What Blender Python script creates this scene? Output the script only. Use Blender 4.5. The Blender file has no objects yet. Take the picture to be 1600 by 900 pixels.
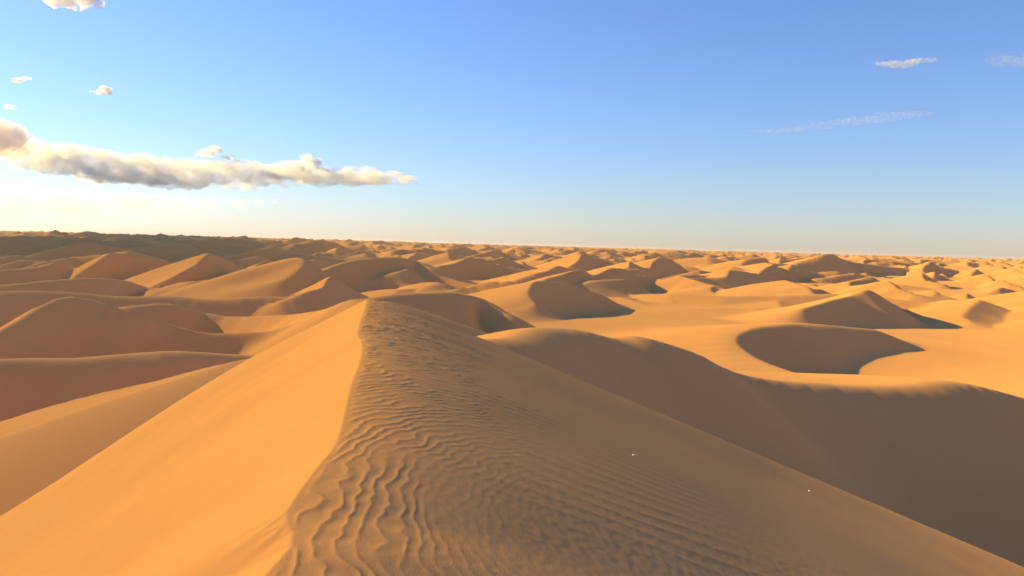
import bpy, math, random
import numpy as np
from mathutils import Matrix, Vector

# ------------------------------------------------------------------ camera
EYE = 40.0                       # eye height above the zero level of the sand sea
FOC, PITCH, ROLL = 1232.0, math.radians(3.16), math.radians(1.575)
sc = bpy.context.scene
cam_d = bpy.data.cameras.new('camera')
cam_d.sensor_width = 36.0
cam_d.lens = 36.0 * FOC / 1600.0
cam_d.clip_start, cam_d.clip_end = 0.1, 120000.0
cam = bpy.data.objects.new('camera', cam_d)
sc.collection.objects.link(cam)
sp, cp, sr, cr = math.sin(PITCH), math.cos(PITCH), math.sin(ROLL), math.cos(ROLL)
right, up, back = (cr, sr*sp, sr*cp), (-sr, cr*sp, cr*cp), (0, -cp, sp)
cam.matrix_world = Matrix(((right[0], up[0], back[0], 0), (right[1], up[1], back[1], 0),
                           (right[2], up[2], back[2], EYE), (0, 0, 0, 1)))
sc.camera = cam

# ------------------------------------------------------------------ sky, sun, exposure
SUN_AZ, SUN_EL = math.radians(-67.0), math.radians(20.8)     # azimuth from +Y, negative = towards -X
world = bpy.data.worlds.new('World'); sc.world = world; world.use_nodes = True
wn = world.node_tree.nodes; wl = world.node_tree.links
wn.clear()
sky = wn.new('ShaderNodeTexSky'); sky.sky_type = 'NISHITA'; sky.sun_disc = False
sky.sun_elevation = SUN_EL; sky.sun_rotation = SUN_AZ
sky.altitude = 300.0; sky.air_density = 1.3; sky.dust_density = 0.2; sky.ozone_density = 4.5
bg = wn.new('ShaderNodeBackground'); bg.inputs['Strength'].default_value = 0.05
wo = wn.new('ShaderNodeOutputWorld')
wb = wn.new('ShaderNodeMix'); wb.data_type = 'RGBA'; wb.blend_type = 'MULTIPLY'; wb.inputs[0].default_value = 1.0
wb.inputs[7].default_value = (0.94, 0.97, 1.28, 1)      # white balance of the picture
wl.new(sky.outputs[0], wb.inputs[6]); wl.new(wb.outputs[2], bg.inputs['Color']); wl.new(bg.outputs[0], wo.inputs['Surface'])
sun_d = bpy.data.lights.new('sun', 'SUN'); sun_d.energy = 4.6; sun_d.angle = math.radians(0.6)
sun_d.color = (1.0, 0.62, 0.11)
sun = bpy.data.objects.new('sun', sun_d); sc.collection.objects.link(sun)
S = Vector((math.sin(SUN_AZ)*math.cos(SUN_EL), math.cos(SUN_AZ)*math.cos(SUN_EL), math.sin(SUN_EL)))
sun.rotation_mode = 'QUATERNION'; sun.rotation_quaternion = (-S).to_track_quat('-Z', 'Y')
vs = sc.view_settings
vs.view_transform = 'Standard'; vs.look = 'None'; vs.gamma = 1.0; vs.use_curve_mapping = False
vs.exposure = 1.6
sc.cycles.volume_bounces = 6
sc.cycles.max_bounces = 12
sc.cycles.diffuse_bounces = 2

# ------------------------------------------------------------------ helpers
def tag(o, label=None, cat=None, group=None, kind=None):
    for k, v in (('label', label), ('category', cat), ('group', group), ('kind', kind)):
        if v: o[k] = v
    return o

def hash2(ix, iy, seed):
    n = (ix.astype(np.int64)*374761393 + iy.astype(np.int64)*668265263 + seed*974634777) & 0x7fffffff
    n = ((n ^ (n >> 13))*1274126177) & 0x7fffffff
    n = ((n ^ (n >> 16))*668265263) & 0x7fffffff
    return (((n ^ (n >> 15)) & 0xffff)*(2*math.pi/65535.0)).astype(np.float32)

def noise(x, y, seed=0):                       # gradient noise, about -1..1
    ix, iy = np.floor(x), np.floor(y)
    fx, fy = x-ix, y-iy
    fx, fy = fx.astype(np.float32), fy.astype(np.float32)
    u, v = fx*fx*fx*(fx*(fx*6-15)+10), fy*fy*fy*(fy*(fy*6-15)+10)
    def g(dx, dy):
        a = hash2(ix+dx, iy+dy, seed)
        return np.cos(a)*(fx-dx)+np.sin(a)*(fy-dy)
    a, b, c, d = g(0, 0), g(1, 0), g(0, 1), g(1, 1)
    return 1.5*((a*(1-u)+b*u)*(1-v)+(c*(1-u)+d*u)*v)

def smooth(a, b, x):
    t = np.clip((x-a)/(b-a), 0, 1); return t*t*(3-2*t)

def smax(a, b, k):
    h = np.clip(0.5+0.5*(b-a)/k, 0, 1)
    return a*(1-h)+b*h+k*h*(1-h)

def at(px, py, dist):                          # the place seen at that spot of the photograph, dist metres ahead; z from the eye
    u, v = (px-800)/FOC, (450-py)/FOC
    uh, vh = u*cr-v*sr, u*sr+v*cr
    d = (uh, cp+vh*sp, -sp+vh*cp)
    k = dist/d[1]
    return (d[0]*k, dist, d[2]*k)

def spline(P, n=3):                            # Catmull-Rom through rows of P
    P = np.asarray(P, float)
    if len(P) < 3: n = 3
    Q = np.vstack([2*P[0]-P[1], P, 2*P[-1]-P[-2]])
    out = []
    for i in range(1, len(Q)-2):
        for t in np.arange(n)/n:
            a, b, c, d = Q[i-1], Q[i], Q[i+1], Q[i+2]
            out.append(0.5*(2*b+(c-a)*t+(2*a-5*b+4*c-d)*t*t+(3*b-a-3*c+d)*t**3))
    out.append(P[-1])
    return np.array(out)

def ridge(X, Y, pts, rl, rr, zmin):
    """Height of a dune with the crest pts (rows x, y, z, slope left of the crest, slope right of it); -inf where below zmin"""
    H = np.full(X.shape, -1e9, np.float32); X, Y = X.astype(np.float32, copy=False), Y.astype(np.float32, copy=False); f32 = np.float32
    smin = max(0.05, pts[:, 3:5].min())
    reach = (pts[:, 2].max()-zmin)/smin+max(rl, rr)*1.5
    lo, hi = pts[:, :2].min(0)-reach, pts[:, :2].max(0)+reach
    m = np.nonzero((X > lo[0]) & (X < hi[0]) & (Y > lo[1]) & (Y < hi[1]))[0]
    if not len(m): return H
    x, y = X[m], Y[m]
    W, dd, sg, zc, s_l, s_r = (np.zeros(len(m), f32) for _ in range(6)); pts = [[float(v) for v in p] for p in pts]; pa = np.array(pts)
    var = np.ptp(pa[:, 3]) > 0 or np.ptp(pa[:, 4]) > 0
    for a, b in zip(pts[:-1], pts[1:]):
        dx, dy = b[0]-a[0], b[1]-a[1]; L2 = dx*dx+dy*dy+1e-9; L = math.sqrt(L2)
        px_, py_ = x-a[0], y-a[1]
        t = np.clip((px_*dx+py_*dy)/L2, 0, 1)
        ex, ey = px_-t*dx, py_-t*dy
        d2 = ex*ex+ey*ey+1e-4
        w = d2*d2; w *= d2; w = 1/(w*w)*L
        W += w; d1 = np.sqrt(d2); dd += w*d1
        sg += w*(dx*ey-dy*ex)/(L*d1)
        zc += w*(a[2]+(b[2]-a[2])*t)
        if var: s_l += w*(a[3]+(b[3]-a[3])*t); s_r += w*(a[4]+(b[4]-a[4])*t)
    d = dd/W; sg = sg/W*d; zc /= W
    if var: s_l /= W; s_r /= W
    else: s_l, s_r = pts[0][3], pts[0][4]
    q = np.clip(sg/(d+1e-6), -1, 1)*0.5+0.5     # 1 = left of the crest, 0 = right
    s = s_r+(s_l-s_r)*q; r = rr+(rl-rr)*q
    H[m] = zc-s*(np.sqrt(d*d+r*r)-r)
    return H

# ------------------------------------------------------------------ the dunes
# crest: rows (px, py, metres ahead[, left slope, right slope]); heights are measured from the eye
def crest(rows, sl, sr_):
    out = []
    for r in rows:
        x, y, z = at(*r[:3])
        out.append((x, y, z, r[3] if len(r) > 3 else sl, r[4] if len(r) > 4 else sr_))
    return spline(out)

DUNES = [  # label, crest rows, slope left, slope right, round left, round right, blend
 ('long lit spur of sand running out from the rippled dune', [(-260,735,88),(0,661,75),(100,632,71),(200,606,67),(330,578,62),(420,556,56)], .55, .16, 2, 3, 3),
 ('broad brown dune with pale crest line beyond the lit spur', [(-300,585,112),(0,565,128),(120,563,133),(200,556,138),(280,552,142),(400,558,150)], .25, .66, 5, 3, 4),
 ('dark pyramid dune with one thin lit flank', [(-120,585,195),(0,519,222),(92,466,244),(160,475,250),(250,504,257),(330,521,262),(440,516,270),(520,503,276)], .55, .66, 1, 2, 4),
 ('low dune with lit strip beside the peak of the rippled dune', [(205,478,300),(267,474,315),(350,494,320),(450,491,300),(530,480,270),(600,470,250)], .3, .6, 3, 3, 4),
 ('long flat-topped dune behind the dark pyramid dune', [(-200,450,340),(-60,457,352),(40,454,366),(110,456,378),(180,463,386),(260,463,398),(330,468,404),(400,463,414),(470,464,424)], .25, .6, 4, 6, 5),
 ('low brown hump just behind the long flat-topped dune', [(0,446,440),(117,435,465),(187,436,490),(233,449,500),(275,460,500)], .3, .64, 1.5, 2, 3),
 ('bright orange tongue-shaped dune rising to a rounded tip', [(285,449,650),(367,429,590),(430,411,535),(464,402,505),(474,409,490),(462,423,475),(444,437,465)], .6, .25, 1.5, 2, 3),
 ('small dune with lit fin beside the tongue-shaped dune', [(440,470,405),(480,455,418),(505,447,440),(513,432,460),(530,444,480)], .5, .5, .8, .8, 2),
 ('small fin-shaped dune on the dark slopes far behind the dark pyramid dune', [(-40,424,560),(20,420,580),(60,417,595),(86,410,610),(110,416,625)], .3, .62, 2, 1, 3),
 ('dark rounded dune near the horizon above the small fin-shaped dune', [(60,396,820),(100,384,850),(150,379,880),(205,390,900)], .3, .66, 3, 2, 3),
 ('wide dark dune with gently rounded top', [(500,423,600),(534,412,620),(564,405,640),(620,402,670),(648,407,680),(672,418,670)], .3, .66, 3, 3, 4),
 ('dark dune directly behind the peak of the rippled dune', [(560,470,265),(597,463,280),(657,458,302),(705,457,320),(752,466,325),(790,490,315)], .5, .64, 2, 5, 5),
 ('crescent dune with lit nose and dark slip face', [(838,475,400),(824,460,412),(826,448,425),(838,439,440),(875,441,458),(905,449,475),(940,460,490)], .2, .65, .8, 1, 3),
 ('twin-pointed dune standing behind the crescent dune', [(850,436,560),(880,428,585),(905,421,610),(925,430,630),(958,419,665),(985,428,690),(1010,431,700)], .25, .6, .8, .8, 2),
 ('great shaded dune across the valley', [(640,548,55,.6,.64),(700,540,61,.6,.64),(745,531,67,.5,.64),(800,527,72,.3,.64),(838,512,79,.22,.64),(900,514,83,.2,.64),(960,529,86,.17,.64),(1000,527,88,.15,.64),(1060,545,91,.13,.64),(1100,565,95,.12,.64),(1160,587,99,.11,.64),(1250,597,105,.10,.64),(1390,600,114,.10,.64),(1465,593,120,.10,.64),(1530,603,123,.10,.64),(1600,622,128,.10,.64),(1780,675,138,.1,.64)], .10, .64, 1.5, 4, 3),
 ('horseshoe dune curled round a dark bowl', [(1310,601,205),(1235,581,224),(1175,560,242),(1148,535,264),(1172,513,287),(1240,506,302),(1310,509,309),(1360,514,314)], .12, .64, 7, 2, 3),
 ('sharp-peaked dune throwing a long shadow to one side', [(1250,482,405),(1290,471,423),(1330,463,440),(1358,453,450),(1375,466,475),(1400,476,505)], .22, .6, .8, .6, 2),
 ('small dark-faced dune shaped like a cap', [(1014,424,1000),(1020,409,1040),(1034,402,1080),(1054,408,1110),(1078,424,1110)], .2, .6, .8, .6, 2),
 ('distant dune with jagged dark face', [(1240,412,1150),(1296,396,1200),(1310,404,1230),(1360,413,1280),(1420,419,1330)], .2, .6, .8, .6, 2),
 ('shallow dune with narrow dark scoop', [(1232,432,1010),(1230,422,1050),(1260,424,1090),(1305,431,1100)], .14, .55, 3, 1, 3),
 ('long low dune with dark ledge and pointed end', [(1062,435,690),(1100,434,715),(1135,432,730),(1142,422,760),(1180,427,790)], .18, .5, 2, 1, 3),
 ('tiny dark-hollowed dune in open sand', [(1112,459,620),(1108,449,640),(1128,447,660),(1168,453,670)], .14, .5, 3, 1, 2),
 ('smooth low dune with dark slit under its crest', [(1360,440,860),(1392,443,840),(1445,449,830)], .15, .5, 4, 1, 2),
]

def build_field():
    # ---- sampling: rings round the viewer, fine where the ripples are
    az = np.concatenate([np.radians(np.arange(-180, -80, 2.5)), np.radians(np.arange(-80, -36, .9)),
                         np.linspace(math.radians(-36), math.radians(36), 780),
                         np.radians(np.arange(36.6, 60, 1.2)), np.radians(np.arange(60, 180.1, 2.5))])
    rad = [0.01]
    while rad[-1] < 11000:
        r = rad[-1]
        rad.append(r*(1.5 if r < .2 else 1.05 if r < 2.5 else 1.0030 if r < 24 else 1.0062 if r < 900 else 1.0085))
    rad = np.array(rad)
    A, R = np.meshgrid(az, rad)
    shape = A.shape
    X, Y = (R*np.sin(A)).ravel().astype(np.float32), (R*np.cos(A)).ravel().astype(np.float32)
    D = R.ravel().astype(np.float32)

    # ---- a patch of dunes that goes on for ever (beyond the ones told apart)
    rng = random.Random(7)
    T, N = 3600.0, 1800
    gx, gy = np.meshgrid((np.arange(N*1)+.5)*T/N, (np.arange(N)+.5)*T/N)
    tile = np.zeros((N, N))
    step = T/N
    for k in range(1900):
        cx, cy = rng.uniform(0, T), rng.uniform(0, T)
        hgt = rng.choice((4, 6, 8, 10, 13, 16, 20))*rng.uniform(.8, 1.2)
        ln = hgt*rng.uniform(2.5, 6); hd = math.radians(rng.gauss(52, 24)); bend = rng.uniform(-.2, .9)
        kink, wig = rng.uniform(-.25, .25), rng.uniform(0, 6.3)
        pts = []; sl_ = rng.uniform(.2, .3)
        for t in np.linspace(-1, 1, 8):
            a, b = t*ln, -(bend*t*t*.6+.12*math.sin(4*t+wig))*ln
            top = hgt*(1-.85*abs(t-kink)**1.5)*(1+.10*math.sin(7*t+wig*2))
            pts.append((math.cos(hd)*a-math.sin(hd)*b, math.sin(hd)*a+math.cos(hd)*b, top, sl_, .66))
        pts = np.array(pts)
        reach = ln*1.3+hgt/.2
        i0, i1 = int((cx-reach)/step), int((cx+reach)/step)+1
        j0, j1 = int((cy-reach)/step), int((cy+reach)/step)+1
        ii, jj = np.meshgrid(np.arange(i0, i1), np.arange(j0, j1))
        h = ridge(((ii+.5)*step-cx).ravel(), ((jj+.5)*step-cy).ravel(), pts, .7, .3, -2.0).reshape(ii.shape)
        im, jm = ii % N, jj % N
        tile[jm, im] = smax(tile[jm, im], h, .9)
    def far(x, y):
        wx = x+40*noise(x/400, y/400, 3)+x*0.0; wy = y+40*noise(x/400, y/400, 4)
        fx, fy = wx/step-.5, wy/step-.5
        i, j = np.floor(fx).astype(int), np.floor(fy).astype(int); a, b = fx-i, fy-j
        i0, i1, j0, j1 = i % N, (i+1) % N, j % N, (j+1) % N
        return (tile[j0, i0]*(1-a)+tile[j0, i1]*a)*(1-b)+(tile[j1, i0]*(1-a)+tile[j1, i1]*a)*b

    # ---- ground under everything, z measured from the eye
    base = -52+14*smooth(110, 230, Y)+3.0*noise(X/170, Y/170, 1)*smooth(100, 300, D)
    base = base+2*noise(X/420, Y/420, 2)
    lw = smooth(10, -50, X+.12*Y)*smooth(90, 200, Y)*smooth(620, 420, Y)
    base = base-16*lw
    base = np.where(Y < 60, np.minimum(base, -52), base)
    base = base-9*np.exp(-((X-108)**2+(Y-248)**2)/(2*26**2))
    f = far(X+900, Y+300)
    lf = smooth(0, -250, X+.1*Y)
    w = smooth(430-30*lf, 700-190*lf, D+60*noise(X/150, Y/150, 9))
    Z = base+w*f*(1+.3*lf)
    Z = Z+smooth(400, 3000, D)*12
    own = np.full(X.shape, -1, np.int32)

    wk = .15+.85*smooth(110, 260, D)
    wx = X+wk*(2.2*noise(X/46, Y/46, 21)+.6*noise(X/15, Y/15, 22))
    wy = Y+wk*(2.2*noise(X/46, Y/46, 23)+.6*noise(X/15, Y/15, 24))
    for k, (lab, rows, sl, sr_, rl, rr, blend) in enumerate(DUNES):
        P = crest(rows, sl, sr_)
        h = ridge(wx, wy, P, rl, rr, -58.0)
        take = (h > Z) & (h > -60)
        own[take] = k
        sel = h > -1e8
        Z[sel] = smax(Z[sel], h[sel], blend)

    Z += (.10*noise(X/11, Y/15, 41)+.35*noise(X/38, Y/52, 42))*smooth(60, 120, D)
    # ---- the rippled dune under the viewer
    P = []
    zc = -1.62
    for px, py in ((420, 900), (452, 800), (500, 730), (530, 690), (543, 640), (552, 600), (566, 560), (567, 535), (561, 515), (575, 474)):
        x, y, z = at(px, py, 1.0)
        P.append((x*zc/z, y*zc/z, zc, .6, .385))
    x0, y0 = P[0][0], P[0][1]
    P = [(x0-5, y0-40, zc-3, .6, .385), (x0-2.6, y0-14, zc-.8, .6, .385), (x0-.7, y0-3.2, zc, .6, .385)]+P
    P = spline(P, 4)
    near = D < 260
    x, y = X[near], Y[near]
    h = ridge(x, y, P, .02, .8, -60.0)
    h += .34*np.exp(-((x+7.6)**2+(y-20.7)**2)/12.0)
    # ripples: bands curving from along the brink (near) to across it (far)
    sd = np.full(x.shape, -1e9)
    fine = np.nonzero((D[near] < 60) & (np.abs(x) < 40) & (y > -3))[0]
    fx_, fy_ = x[fine], y[fine]
    best = np.full(len(fine), 1e18); side = np.zeros(len(fine))
    for a, b in zip(P[:-1], P[1:]):
        dx, dy = b[0]-a[0], b[1]-a[1]; L2 = dx*dx+dy*dy
        t = np.clip(((fx_-a[0])*dx+(fy_-a[1])*dy)/L2, 0, 1)
        ex, ey = fx_-(a[0]+t*dx), fy_-(a[1]+t*dy); d2 = ex*ex+ey*ey; m = d2 < best
        best[m] = d2[m]; side[m] = np.sign(dy*ex-dx*ey)[m]
    dist = np.sqrt(best)*side                    # > 0 on the rippled side
    n1 = noise(fx_/.30, fy_/.42, 31); n2 = noise(fx_/.13, fy_/.17, 32); n3 = noise(fx_/1.9, fy_/2.6, 33); n4 = noise(fx_/.8, fy_/1.1, 34)
    cx, cy = 3.5, 5.5
    rr_ = np.hypot(fx_-cx, fy_-cy)
    ru = np.maximum(rr_, 3.2)
    lam = .105*(ru/4.5)**1.35
    ph = 2*np.pi*(4.5**1.35/.105*(ru**-.35)/-.35+np.minimum(rr_-3.2, 0)/.0663+(.62*n1+.26*n2+1.5*n3+.8*n4))
    def crests(p, k): return (1-np.abs(np.sin(p/2)))**k
    rip = crests(ph, 1.3)
    brk = smooth(-.5, .35, n4+.6*n1+.25)           # ripples fork and die out
    near_brink = np.exp(-(np.clip(dist, 0, 99)/(.95+.045*fy_))**1.4)
    amp = .065*lam*smooth(.0, .06, dist)*(.04+.96*near_brink)*(.25+.75*brk)
    amp = amp*smooth(22, 15, fy_)*smooth(2.9, 4.4, rr_)
    # a second set of long faint bands down the slope
    ph2 = 2*np.pi*(fy_*.95-fx_*.18+.22*n3+.03*n1+.04*n4)/.34
    band = crests(ph2, 1.2)*smooth(.6, 2.0, dist)*smooth(4.5, 7, fy_)*smooth(32, 15, fy_)*smooth(7, 1.5, dist)*(.35+.65*smooth(-.4, .4, n3+.4*n4))
    grain = noise(fx_/.07, fy_/.09, 35)*.0012*smooth(-.3, .2, dist)*smooth(12, 5, fy_)+.012*noise(fx_/.9, fy_/2.4, 36)*smooth(-.2, -1.2, dist)
    dz = amp*rip+(.003+.00035*fy_)*band+.008*n3*smooth(.3, 2, dist)+grain
    h[fine] += dz
    take = np.nonzero(near)[0][h > Z[near]]
    own[take] = len(DUNES)
    Z[near] = smax(Z[near], h, 1.0)
    return X, Y, Z+EYE, own, shape

# ------------------------------------------------------------------ sand
def sand_material():
    m = bpy.data.materials.new('sand'); m.use_nodes = True
    nt = m.node_tree; nt.nodes.clear(); N, L = nt.nodes.new, nt.links.new
    out = N('ShaderNodeOutputMaterial'); bs = N('ShaderNodeBsdfDiffuse'); bs.inputs['Roughness'].default_value = 0.7
    geo = N('ShaderNodeNewGeometry')
    n1 = N('ShaderNodeTexNoise'); n1.inputs['Scale'].default_value = .018; n1.inputs['Detail'].default_value = 5
    n2 = N('ShaderNodeTexNoise'); n2.inputs['Scale'].default_value = 2.2; n2.inputs['Detail'].default_value = 6
    for n in (n1, n2): L(geo.outputs['Position'], n.inputs['Vector'])
    add = N('ShaderNodeMix'); add.data_type = 'FLOAT'; add.inputs[0].default_value = .3
    L(n1.outputs['Fac'], add.inputs[2]); L(n2.outputs['Fac'], add.inputs[3])
    ramp = N('ShaderNodeValToRGB')
    ramp.color_ramp.elements[0].position = .3; ramp.color_ramp.elements[0].color = (.53, .296, .108, 1)
    ramp.color_ramp.elements[1].position = .7; ramp.color_ramp.elements[1].color = (.60, .345, .132, 1)
    n4 = N('ShaderNodeTexNoise'); n4.inputs['Scale'].default_value = 45; n4.inputs['Detail'].default_value = 4; n4.inputs['Roughness'].default_value = .7
    L(geo.outputs['Position'], n4.inputs['Vector'])
    add2 = N('ShaderNodeMix'); add2.data_type = 'FLOAT'; add2.inputs[0].default_value = .3
    L(add.outputs[0], add2.inputs[2]); L(n4.outputs['Fac'], add2.inputs[3])
    L(add2.outputs[0], ramp.inputs[0]); L(ramp.outputs[0], bs.inputs['Color'])
    n3 = N('ShaderNodeTexNoise'); n3.inputs['Scale'].default_value = 90; n3.inputs['Detail'].default_value = 3
    L(geo.outputs['Position'], n3.inputs['Vector'])
    b = N('ShaderNodeBump'); b.inputs['Strength'].default_value = .25; b.inputs['Distance'].default_value = .01
    L(n3.outputs['Fac'], b.inputs['Height']); L(b.outputs[0], bs.inputs['Normal'])
    L(bs.outputs[0], out.inputs['Surface'])
    return m
SAND = sand_material()

def add_sheet(name, V, F):
    used = np.unique(F); remap = np.zeros(len(V), np.int32); remap[used] = np.arange(len(used))
    v, f = V[used], remap[F]
    me = bpy.data.meshes.new(name)
    me.vertices.add(len(v)); me.vertices.foreach_set('co', v.astype(np.float32).ravel())
    me.loops.add(f.size); me.loops.foreach_set('vertex_index', f.astype(np.int32).ravel())
    me.polygons.add(len(f)); me.polygons.foreach_set('loop_start', np.arange(len(f), dtype=np.int32)*4)
    me.polygons.foreach_set('use_smooth', np.ones(len(f), bool))
    me.update(calc_edges=True)
    me.materials.append(SAND)
    o = bpy.data.objects.new(name, me); sc.collection.objects.link(o)
    return o

def build_terrain():
    X, Y, Z, own, (nr, na) = build_field()
    V = np.column_stack([X, Y, Z])
    i, j = np.meshgrid(np.arange(nr-1), np.arange(na-1), indexing='ij')
    a = (i*na+j).ravel()
    F = np.column_stack([a, a+1, a+na+1, a+na])
    fo = own[F].max(1)
    o = add_sheet('ground', V, F[fo == -1]); tag(o, 'open sand sea of low dunes reaching to the horizon', 'sand', None, 'structure')
    for k in range(len(DUNES)+1):
        f = F[fo == k]
        if not len(f): print('EMPTY DUNE', k); continue
        lab = DUNES[k][0] if k < len(DUNES) else 'rippled sand dune with bright smooth flank and grey shaded flank'
        tag(add_sheet('sand_hill', V, f), lab, 'dune', 'dunes of the sand sea', 'structure')
    return V, own
FIELD = build_terrain()

# ------------------------------------------------------------------ the air over the far dunes
def box_mesh(name, lo, hi):
    v = [(x, y, z) for z in (lo[2], hi[2]) for y in (lo[1], hi[1]) for x in (lo[0], hi[0])]
    f = [(0, 2, 3, 1), (4, 5, 7, 6), (0, 1, 5, 4), (2, 6, 7, 3), (0, 4, 6, 2), (1, 3, 7, 5)]
    me = bpy.data.meshes.new(name); me.from_pydata(v, [], f); me.update(); return me

def volume_material(name, color, density, aniso):
    m = bpy.data.materials.new(name); m.use_nodes = True; nt = m.node_tree; nt.nodes.clear()
    out = nt.nodes.new('ShaderNodeOutputMaterial'); v = nt.nodes.new('ShaderNodeVolumePrincipled')
    v.inputs['Color'].default_value = (*color, 1); v.inputs['Density'].default_value = density; v.inputs['Anisotropy'].default_value = aniso
    nt.links.new(v.outputs[0], out.inputs['Volume'])
    return m, v
hz_me = box_mesh('haze', (-11500, -11500, -40), (11500, 11500, 50))
hz_me.materials.append(volume_material('haze', (.80, .82, .88), 2.6e-5, .2)[0])
hz = bpy.data.objects.new('haze', hz_me); sc.collection.objects.link(hz); tag(hz, 'thin pale haze lying over the far dunes', 'haze', None, 'stuff')

# ------------------------------------------------------------------ clouds
def cloud(label, outline, dist, density, seed, group=None, lumps=26, flat=.35, thick=.6, puff=(.35, .8), voxel=.09, stretch=1.0, heads=3):
    """outline: rows (px, bottom py, top py) from one end to the other; a body of vapour dist metres away"""
    rng = random.Random(seed)
    rows = []
    for row in outline:
        px, pb, pt = row[:3]; dd = row[3] if len(row) > 3 else dist
        x, y, zb = at(px, pb, dd); _, _, zt = at(px, pt, dd)
        rows.append((x, zb+EYE, zt+EYE, dd-dist))
    x0, x1 = min(r[0] for r in rows), max(r[0] for r in rows)
    run = np.concatenate([[0], np.cumsum([math.dist((p[0], p[3]), (q[0], q[3])) for p, q in zip(rows[:-1], rows[1:])])])
    zlow, ztop = min(r[1] for r in rows), max(r[2] for r in rows)
    cx, cz = (x0+x1)/2, (zlow+ztop)/2
    V, F = [], []
    # unit ball
    nu, nv = 10, 7
    ball = [(0, 0, 1)]+[(math.sin(math.pi*i/nv)*math.cos(2*math.pi*j/nu), math.sin(math.pi*i/nv)*math.sin(2*math.pi*j/nu), math.cos(math.pi*i/nv)) for i in range(1, nv) for j in range(nu)]+[(0, 0, -1)]
    bf = [(0, 1+j, 1+(j+1) % nu) for j in range(nu)]
    for i in range(nv-2):
        for j in range(nu):
            a, b = 1+i*nu+j, 1+i*nu+(j+1) % nu
            bf += [(a, a+nu, b+nu, b)]
    last = len(ball)-1; o_ = 1+(nv-2)*nu
    bf += [(last, o_+(j+1) % nu, o_+j) for j in range(nu)]
    mean_h = sum(r[2]-r[1] for r in rows)/len(rows)
    def put(x, y, z, rx, ry, rz):
        n = len(V); V.extend((x+p[0]*rx, y+p[1]*ry, z+p[2]*rz) for p in ball); F.extend(tuple(n+k for k in f) for f in bf)
    for k in range(lumps):
        g = (k+rng.random())/lumps*run[-1]
        n = min(len(rows)-2, int(np.searchsorted(run, g, 'right'))-1); q = (g-run[n])/(run[n+1]-run[n]+1e-9)
        x, zb, zt, yo = (rows[n][c]+(rows[n+1][c]-rows[n][c])*q for c in range(4))
        hh = max(zt-zb, mean_h*.12)
        rz = hh*rng.uniform(*puff)*.5
        rx = max(rz*rng.uniform(1.0, 1.8)*stretch, run[-1]/lumps*.8)
        z = zb+rz*(1-flat)+(hh-rz*(2-flat))*rng.random()**.8 if hh > 2*rz else (zb+zt)/2
        yy = yo+rng.uniform(-1, 1)*thick*mean_h
        put(x-cx, yy, z-cz, rx, min(rx, rz*2)*1.1, rz)
        for _ in range(heads):                   # small heads on top
            r2 = rz*rng.uniform(.3, .55); an = rng.uniform(-1.2, 1.2)
            put(x-cx+math.sin(an)*rx*.9, yy+rng.uniform(-1, 1)*rz*.7, z-cz+math.cos(an)*rz*.8, r2*1.2, r2*1.2, r2)
    me = bpy.data.meshes.new('cloud'); me.from_pydata(V, [], F)
    tmp = bpy.data.objects.new('cloud_tmp', me); sc.collection.objects.link(tmp)
    md = tmp.modifiers.new('m', 'REMESH'); md.mode = 'VOXEL'; md.voxel_size = mean_h*voxel
    dg = bpy.context.evaluated_depsgraph_get(); dg.update()
    out = bpy.data.meshes.new_from_object(tmp.evaluated_get(dg))
    bpy.data.objects.remove(tmp)
    n = len(out.vertices); co = np.zeros(n*3, np.float32); out.vertices.foreach_get('co', co); co = co.reshape(-1, 3)
    no = np.zeros(n*3, np.float32); out.vertex_normals.foreach_get('vector', no); no = no.reshape(-1, 3)
    s_ = mean_h*.5
    d = .20*s_*noise(co[:, 0]/s_+.7*co[:, 1]/s_, co[:, 2]/s_*1.4+co[:, 1]/s_, seed)+.12*s_*noise(co[:, 0]/s_*2.7+2*co[:, 1]/s_, co[:, 2]/s_*3.3, seed+1)
    co += no*d[:, None]; out.vertices.foreach_set('co', co.ravel()); out.update()
    out.name = 'cloud'; out.materials.clear()
    m, v = volume_material('cloud_vapour', (.80, .875, 1.0), density/mean_h, .35)
    nt = m.node_tree; N, L = nt.nodes.new, nt.links.new
    tc = N('ShaderNodeTexCoord'); tx = N('ShaderNodeTexNoise'); tx.inputs['Scale'].default_value = 1.6/mean_h; tx.inputs['Detail'].default_value = 5; tx.inputs['Roughness'].default_value = .62
    L(tc.outputs['Object'], tx.inputs['Vector'])
    mr = N('ShaderNodeMapRange'); mr.inputs['From Min'].default_value = .40; mr.inputs['From Max'].default_value = .66; mr.inputs['To Min'].default_value = 0; mr.inputs['To Max'].default_value = 2.6*density/mean_h
    L(tx.outputs['Fac'], mr.inputs['Value']); L(mr.outputs[0], v.inputs['Density'])
    span = max(run[-1], mean_h); m.cycles.volume_step_rate = min(1.0, 1.2*mean_h/span)
    out.materials.append(m)
    o = bpy.data.objects.new('cloud', out); o.location = (cx, dist, cz); sc.collection.objects.link(o)
    tag(o, label, 'cloud', group)
    return o

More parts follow.
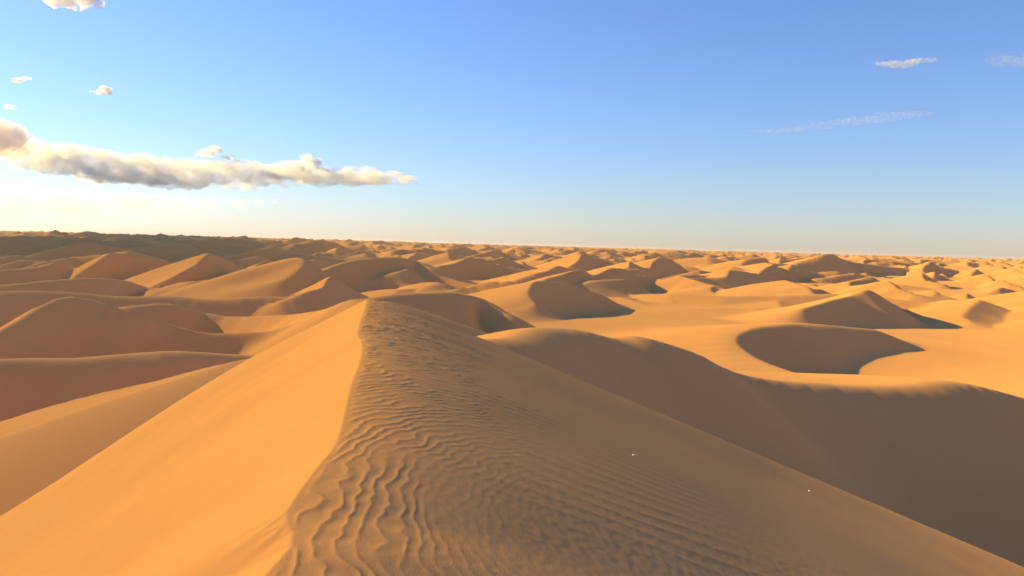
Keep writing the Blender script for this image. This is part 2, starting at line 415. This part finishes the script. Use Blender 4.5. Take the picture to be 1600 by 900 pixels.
CLOUDS = [
 ('long low bank of grey cloud with white puffs along its top', [(22,262,240),(60,272,226),(105,276,222),(150,282,234),(200,287,232),(260,292,246),(330,296,250),(400,290,252),(450,289,252),(520,289,256),(600,290,264),(652,289,276)], 14000, 1.0, 3, dict(lumps=150, thick=1.2, puff=(.28, .55), stretch=3.0, flat=.6, voxel=.07)),
 ('grey cloud cut off by the edge beside the long bank, unseen rest added for shade', [(-700,20,-110,1500),(-519,23,-107,1700),(-294,132,44,2500),(-120,195,140,3600),(-20,240,196,5000),(10,238,197,5050),(35,238,206,5100),(62,240,228,5150)], 5000, 1.15, 5, dict(lumps=200, thick=2.6, puff=(.5, .95), stretch=1.4, voxel=.08)),  # unseen rows left of view are added so their shadow darkens the far-left dunes
 ('rounded cloud cap standing on the middle of the long bank', [(303,246,242),(318,248,230),(335,250,226),(352,251,235),(374,252,248)], 13800, 1.3, 7, dict(lumps=12)),
 ('bright white puff on the thin end of the long bank', [(440,268,258),(458,268,245),(478,268,240),(496,268,246),(515,270,262)], 13700, 1.5, 9, dict(lumps=12)),
 ('white cloud cut off by the top edge of the sky', [(74,8,-14),(90,18,-20),(115,20,-22),(140,14,-16),(162,12,2)], 9000, 1.4, 11, dict(lumps=16)),
 ('tiny bright puff of cloud alone in the pale sky', [(143,146,141),(155,149,139),(166,151,134),(178,150,138)], 9500, 1.3, 13, dict(lumps=8, voxel=.14)),
 ('small flat white cloudlet near the edge above the grey bank', [(14,128,123),(28,130,118),(40,128,117),(48,125,121)], 9500, 1.1, 15, dict(lumps=7, voxel=.14)),
 ('smallest white speck of cloud just above the grey bank', [(6,171,167),(15,173,162),(24,171,166)], 9800, 1.0, 17, dict(lumps=5, voxel=.16)),
 ('thin pinkish cloudlet high in the deep blue sky', [(1369,101,95),(1390,106,92),(1415,107,93),(1440,102,88),(1460,97,88)], 9000, .34, 19, dict(lumps=16, voxel=.1, puff=(.4, .8), stretch=2.6, heads=1)),
 ('long faint wisp of cloud slanting below the pinkish cloudlet', [(1178,209,203),(1250,205,197),(1320,196,186),(1390,186,175),(1440,180,172)], 11000, .09, 21, dict(lumps=26, voxel=.12, puff=(.35, .7), stretch=9.0, heads=0)),
 ('faint patch of cloud at the edge beside the pinkish cloudlet', [(1555,95,84),(1585,106,80),(1610,108,78),(1650,104,84)], 9000, .13, 23, dict(lumps=12, voxel=.12, stretch=2.5, heads=1)),
 ('broad pale veil of thin cloud under the long bank', [(-80,345,300),(40,342,296),(160,336,300),(280,330,304),(380,326,308),(450,318,310)], 16000, .18, 29, dict(lumps=40, thick=2.0, puff=(.5, 1.1), voxel=.14)),
]
for lab, rows, dist, dens, seed, kw in CLOUDS:
    cloud(lab, rows, dist, dens, seed, 'clouds in the evening sky', **kw)

# ------------------------------------------------------------------ small pale stones on the rippled dune
def stone(name, label, px, py, size, seed):
    V, own = FIELD
    q = V[own == len(DUNES)]; q = q[(q[:, 1] > 4) & (q[:, 1] < 40)]
    d = np.array(at(px, py, 1.0)); g = (q[:, 0]/q[:, 1]-d[0])**2+((q[:, 2]-EYE)/q[:, 1]-d[2])**2
    c = np.argsort(g)[:60]; c = c[g[c] < .004**2] if (g[c] < .004**2).any() else c[:1]
    p = q[c[q[c, 1].argmin()]]               # the nearest of the spots seen there
    rng = random.Random(seed)
    V_, F_ = [], []; nu, nv = 9, 6
    for i in range(nv+1):
        for j in range(nu):
            t, a = math.pi*i/nv, 2*math.pi*j/nu; r = 1+.22*(rng.random()-.5)
            if i in (0, nv): r = 1
            V_.append((math.sin(t)*math.cos(a)*r*size, math.sin(t)*math.sin(a)*r*size*.7, math.cos(t)*r*size*.5))
    for i in range(nv):
        for j in range(nu):
            F_.append((i*nu+j, (i+1)*nu+j, (i+1)*nu+(j+1) % nu, i*nu+(j+1) % nu))
    me = bpy.data.meshes.new(name); me.from_pydata(V_, [], F_); me.update()
    m = bpy.data.materials.get('pale_stone')
    if m is None:
        m = bpy.data.materials.new('pale_stone'); m.use_nodes = True; nt = m.node_tree
        b = nt.nodes['Principled BSDF']; b.inputs['Roughness'].default_value = .7
        n = nt.nodes.new('ShaderNodeTexNoise'); n.inputs['Scale'].default_value = 40
        r = nt.nodes.new('ShaderNodeValToRGB'); r.color_ramp.elements[0].color = (.55, .53, .49, 1); r.color_ramp.elements[1].color = (.72, .70, .66, 1)
        nt.links.new(n.outputs['Fac'], r.inputs[0]); nt.links.new(r.outputs[0], b.inputs['Base Color'])
    me.materials.append(m)
    o = bpy.data.objects.new(name, me); o.location = (float(p[0]), float(p[1]), float(p[2])+size*.45); o.rotation_euler = (.1, -.3, seed)
    sc.collection.objects.link(o); tag(o, label, 'stone', 'pale stones on the rippled dune')
stone('pale_stone', 'tiny pale stone lying alone in the middle of the grey shaded flank', 992, 709, .022, 1)
stone('pale_stone', 'tiny white stone perched on the far edge of the grey shaded flank', 1266, 765, .026, 2)
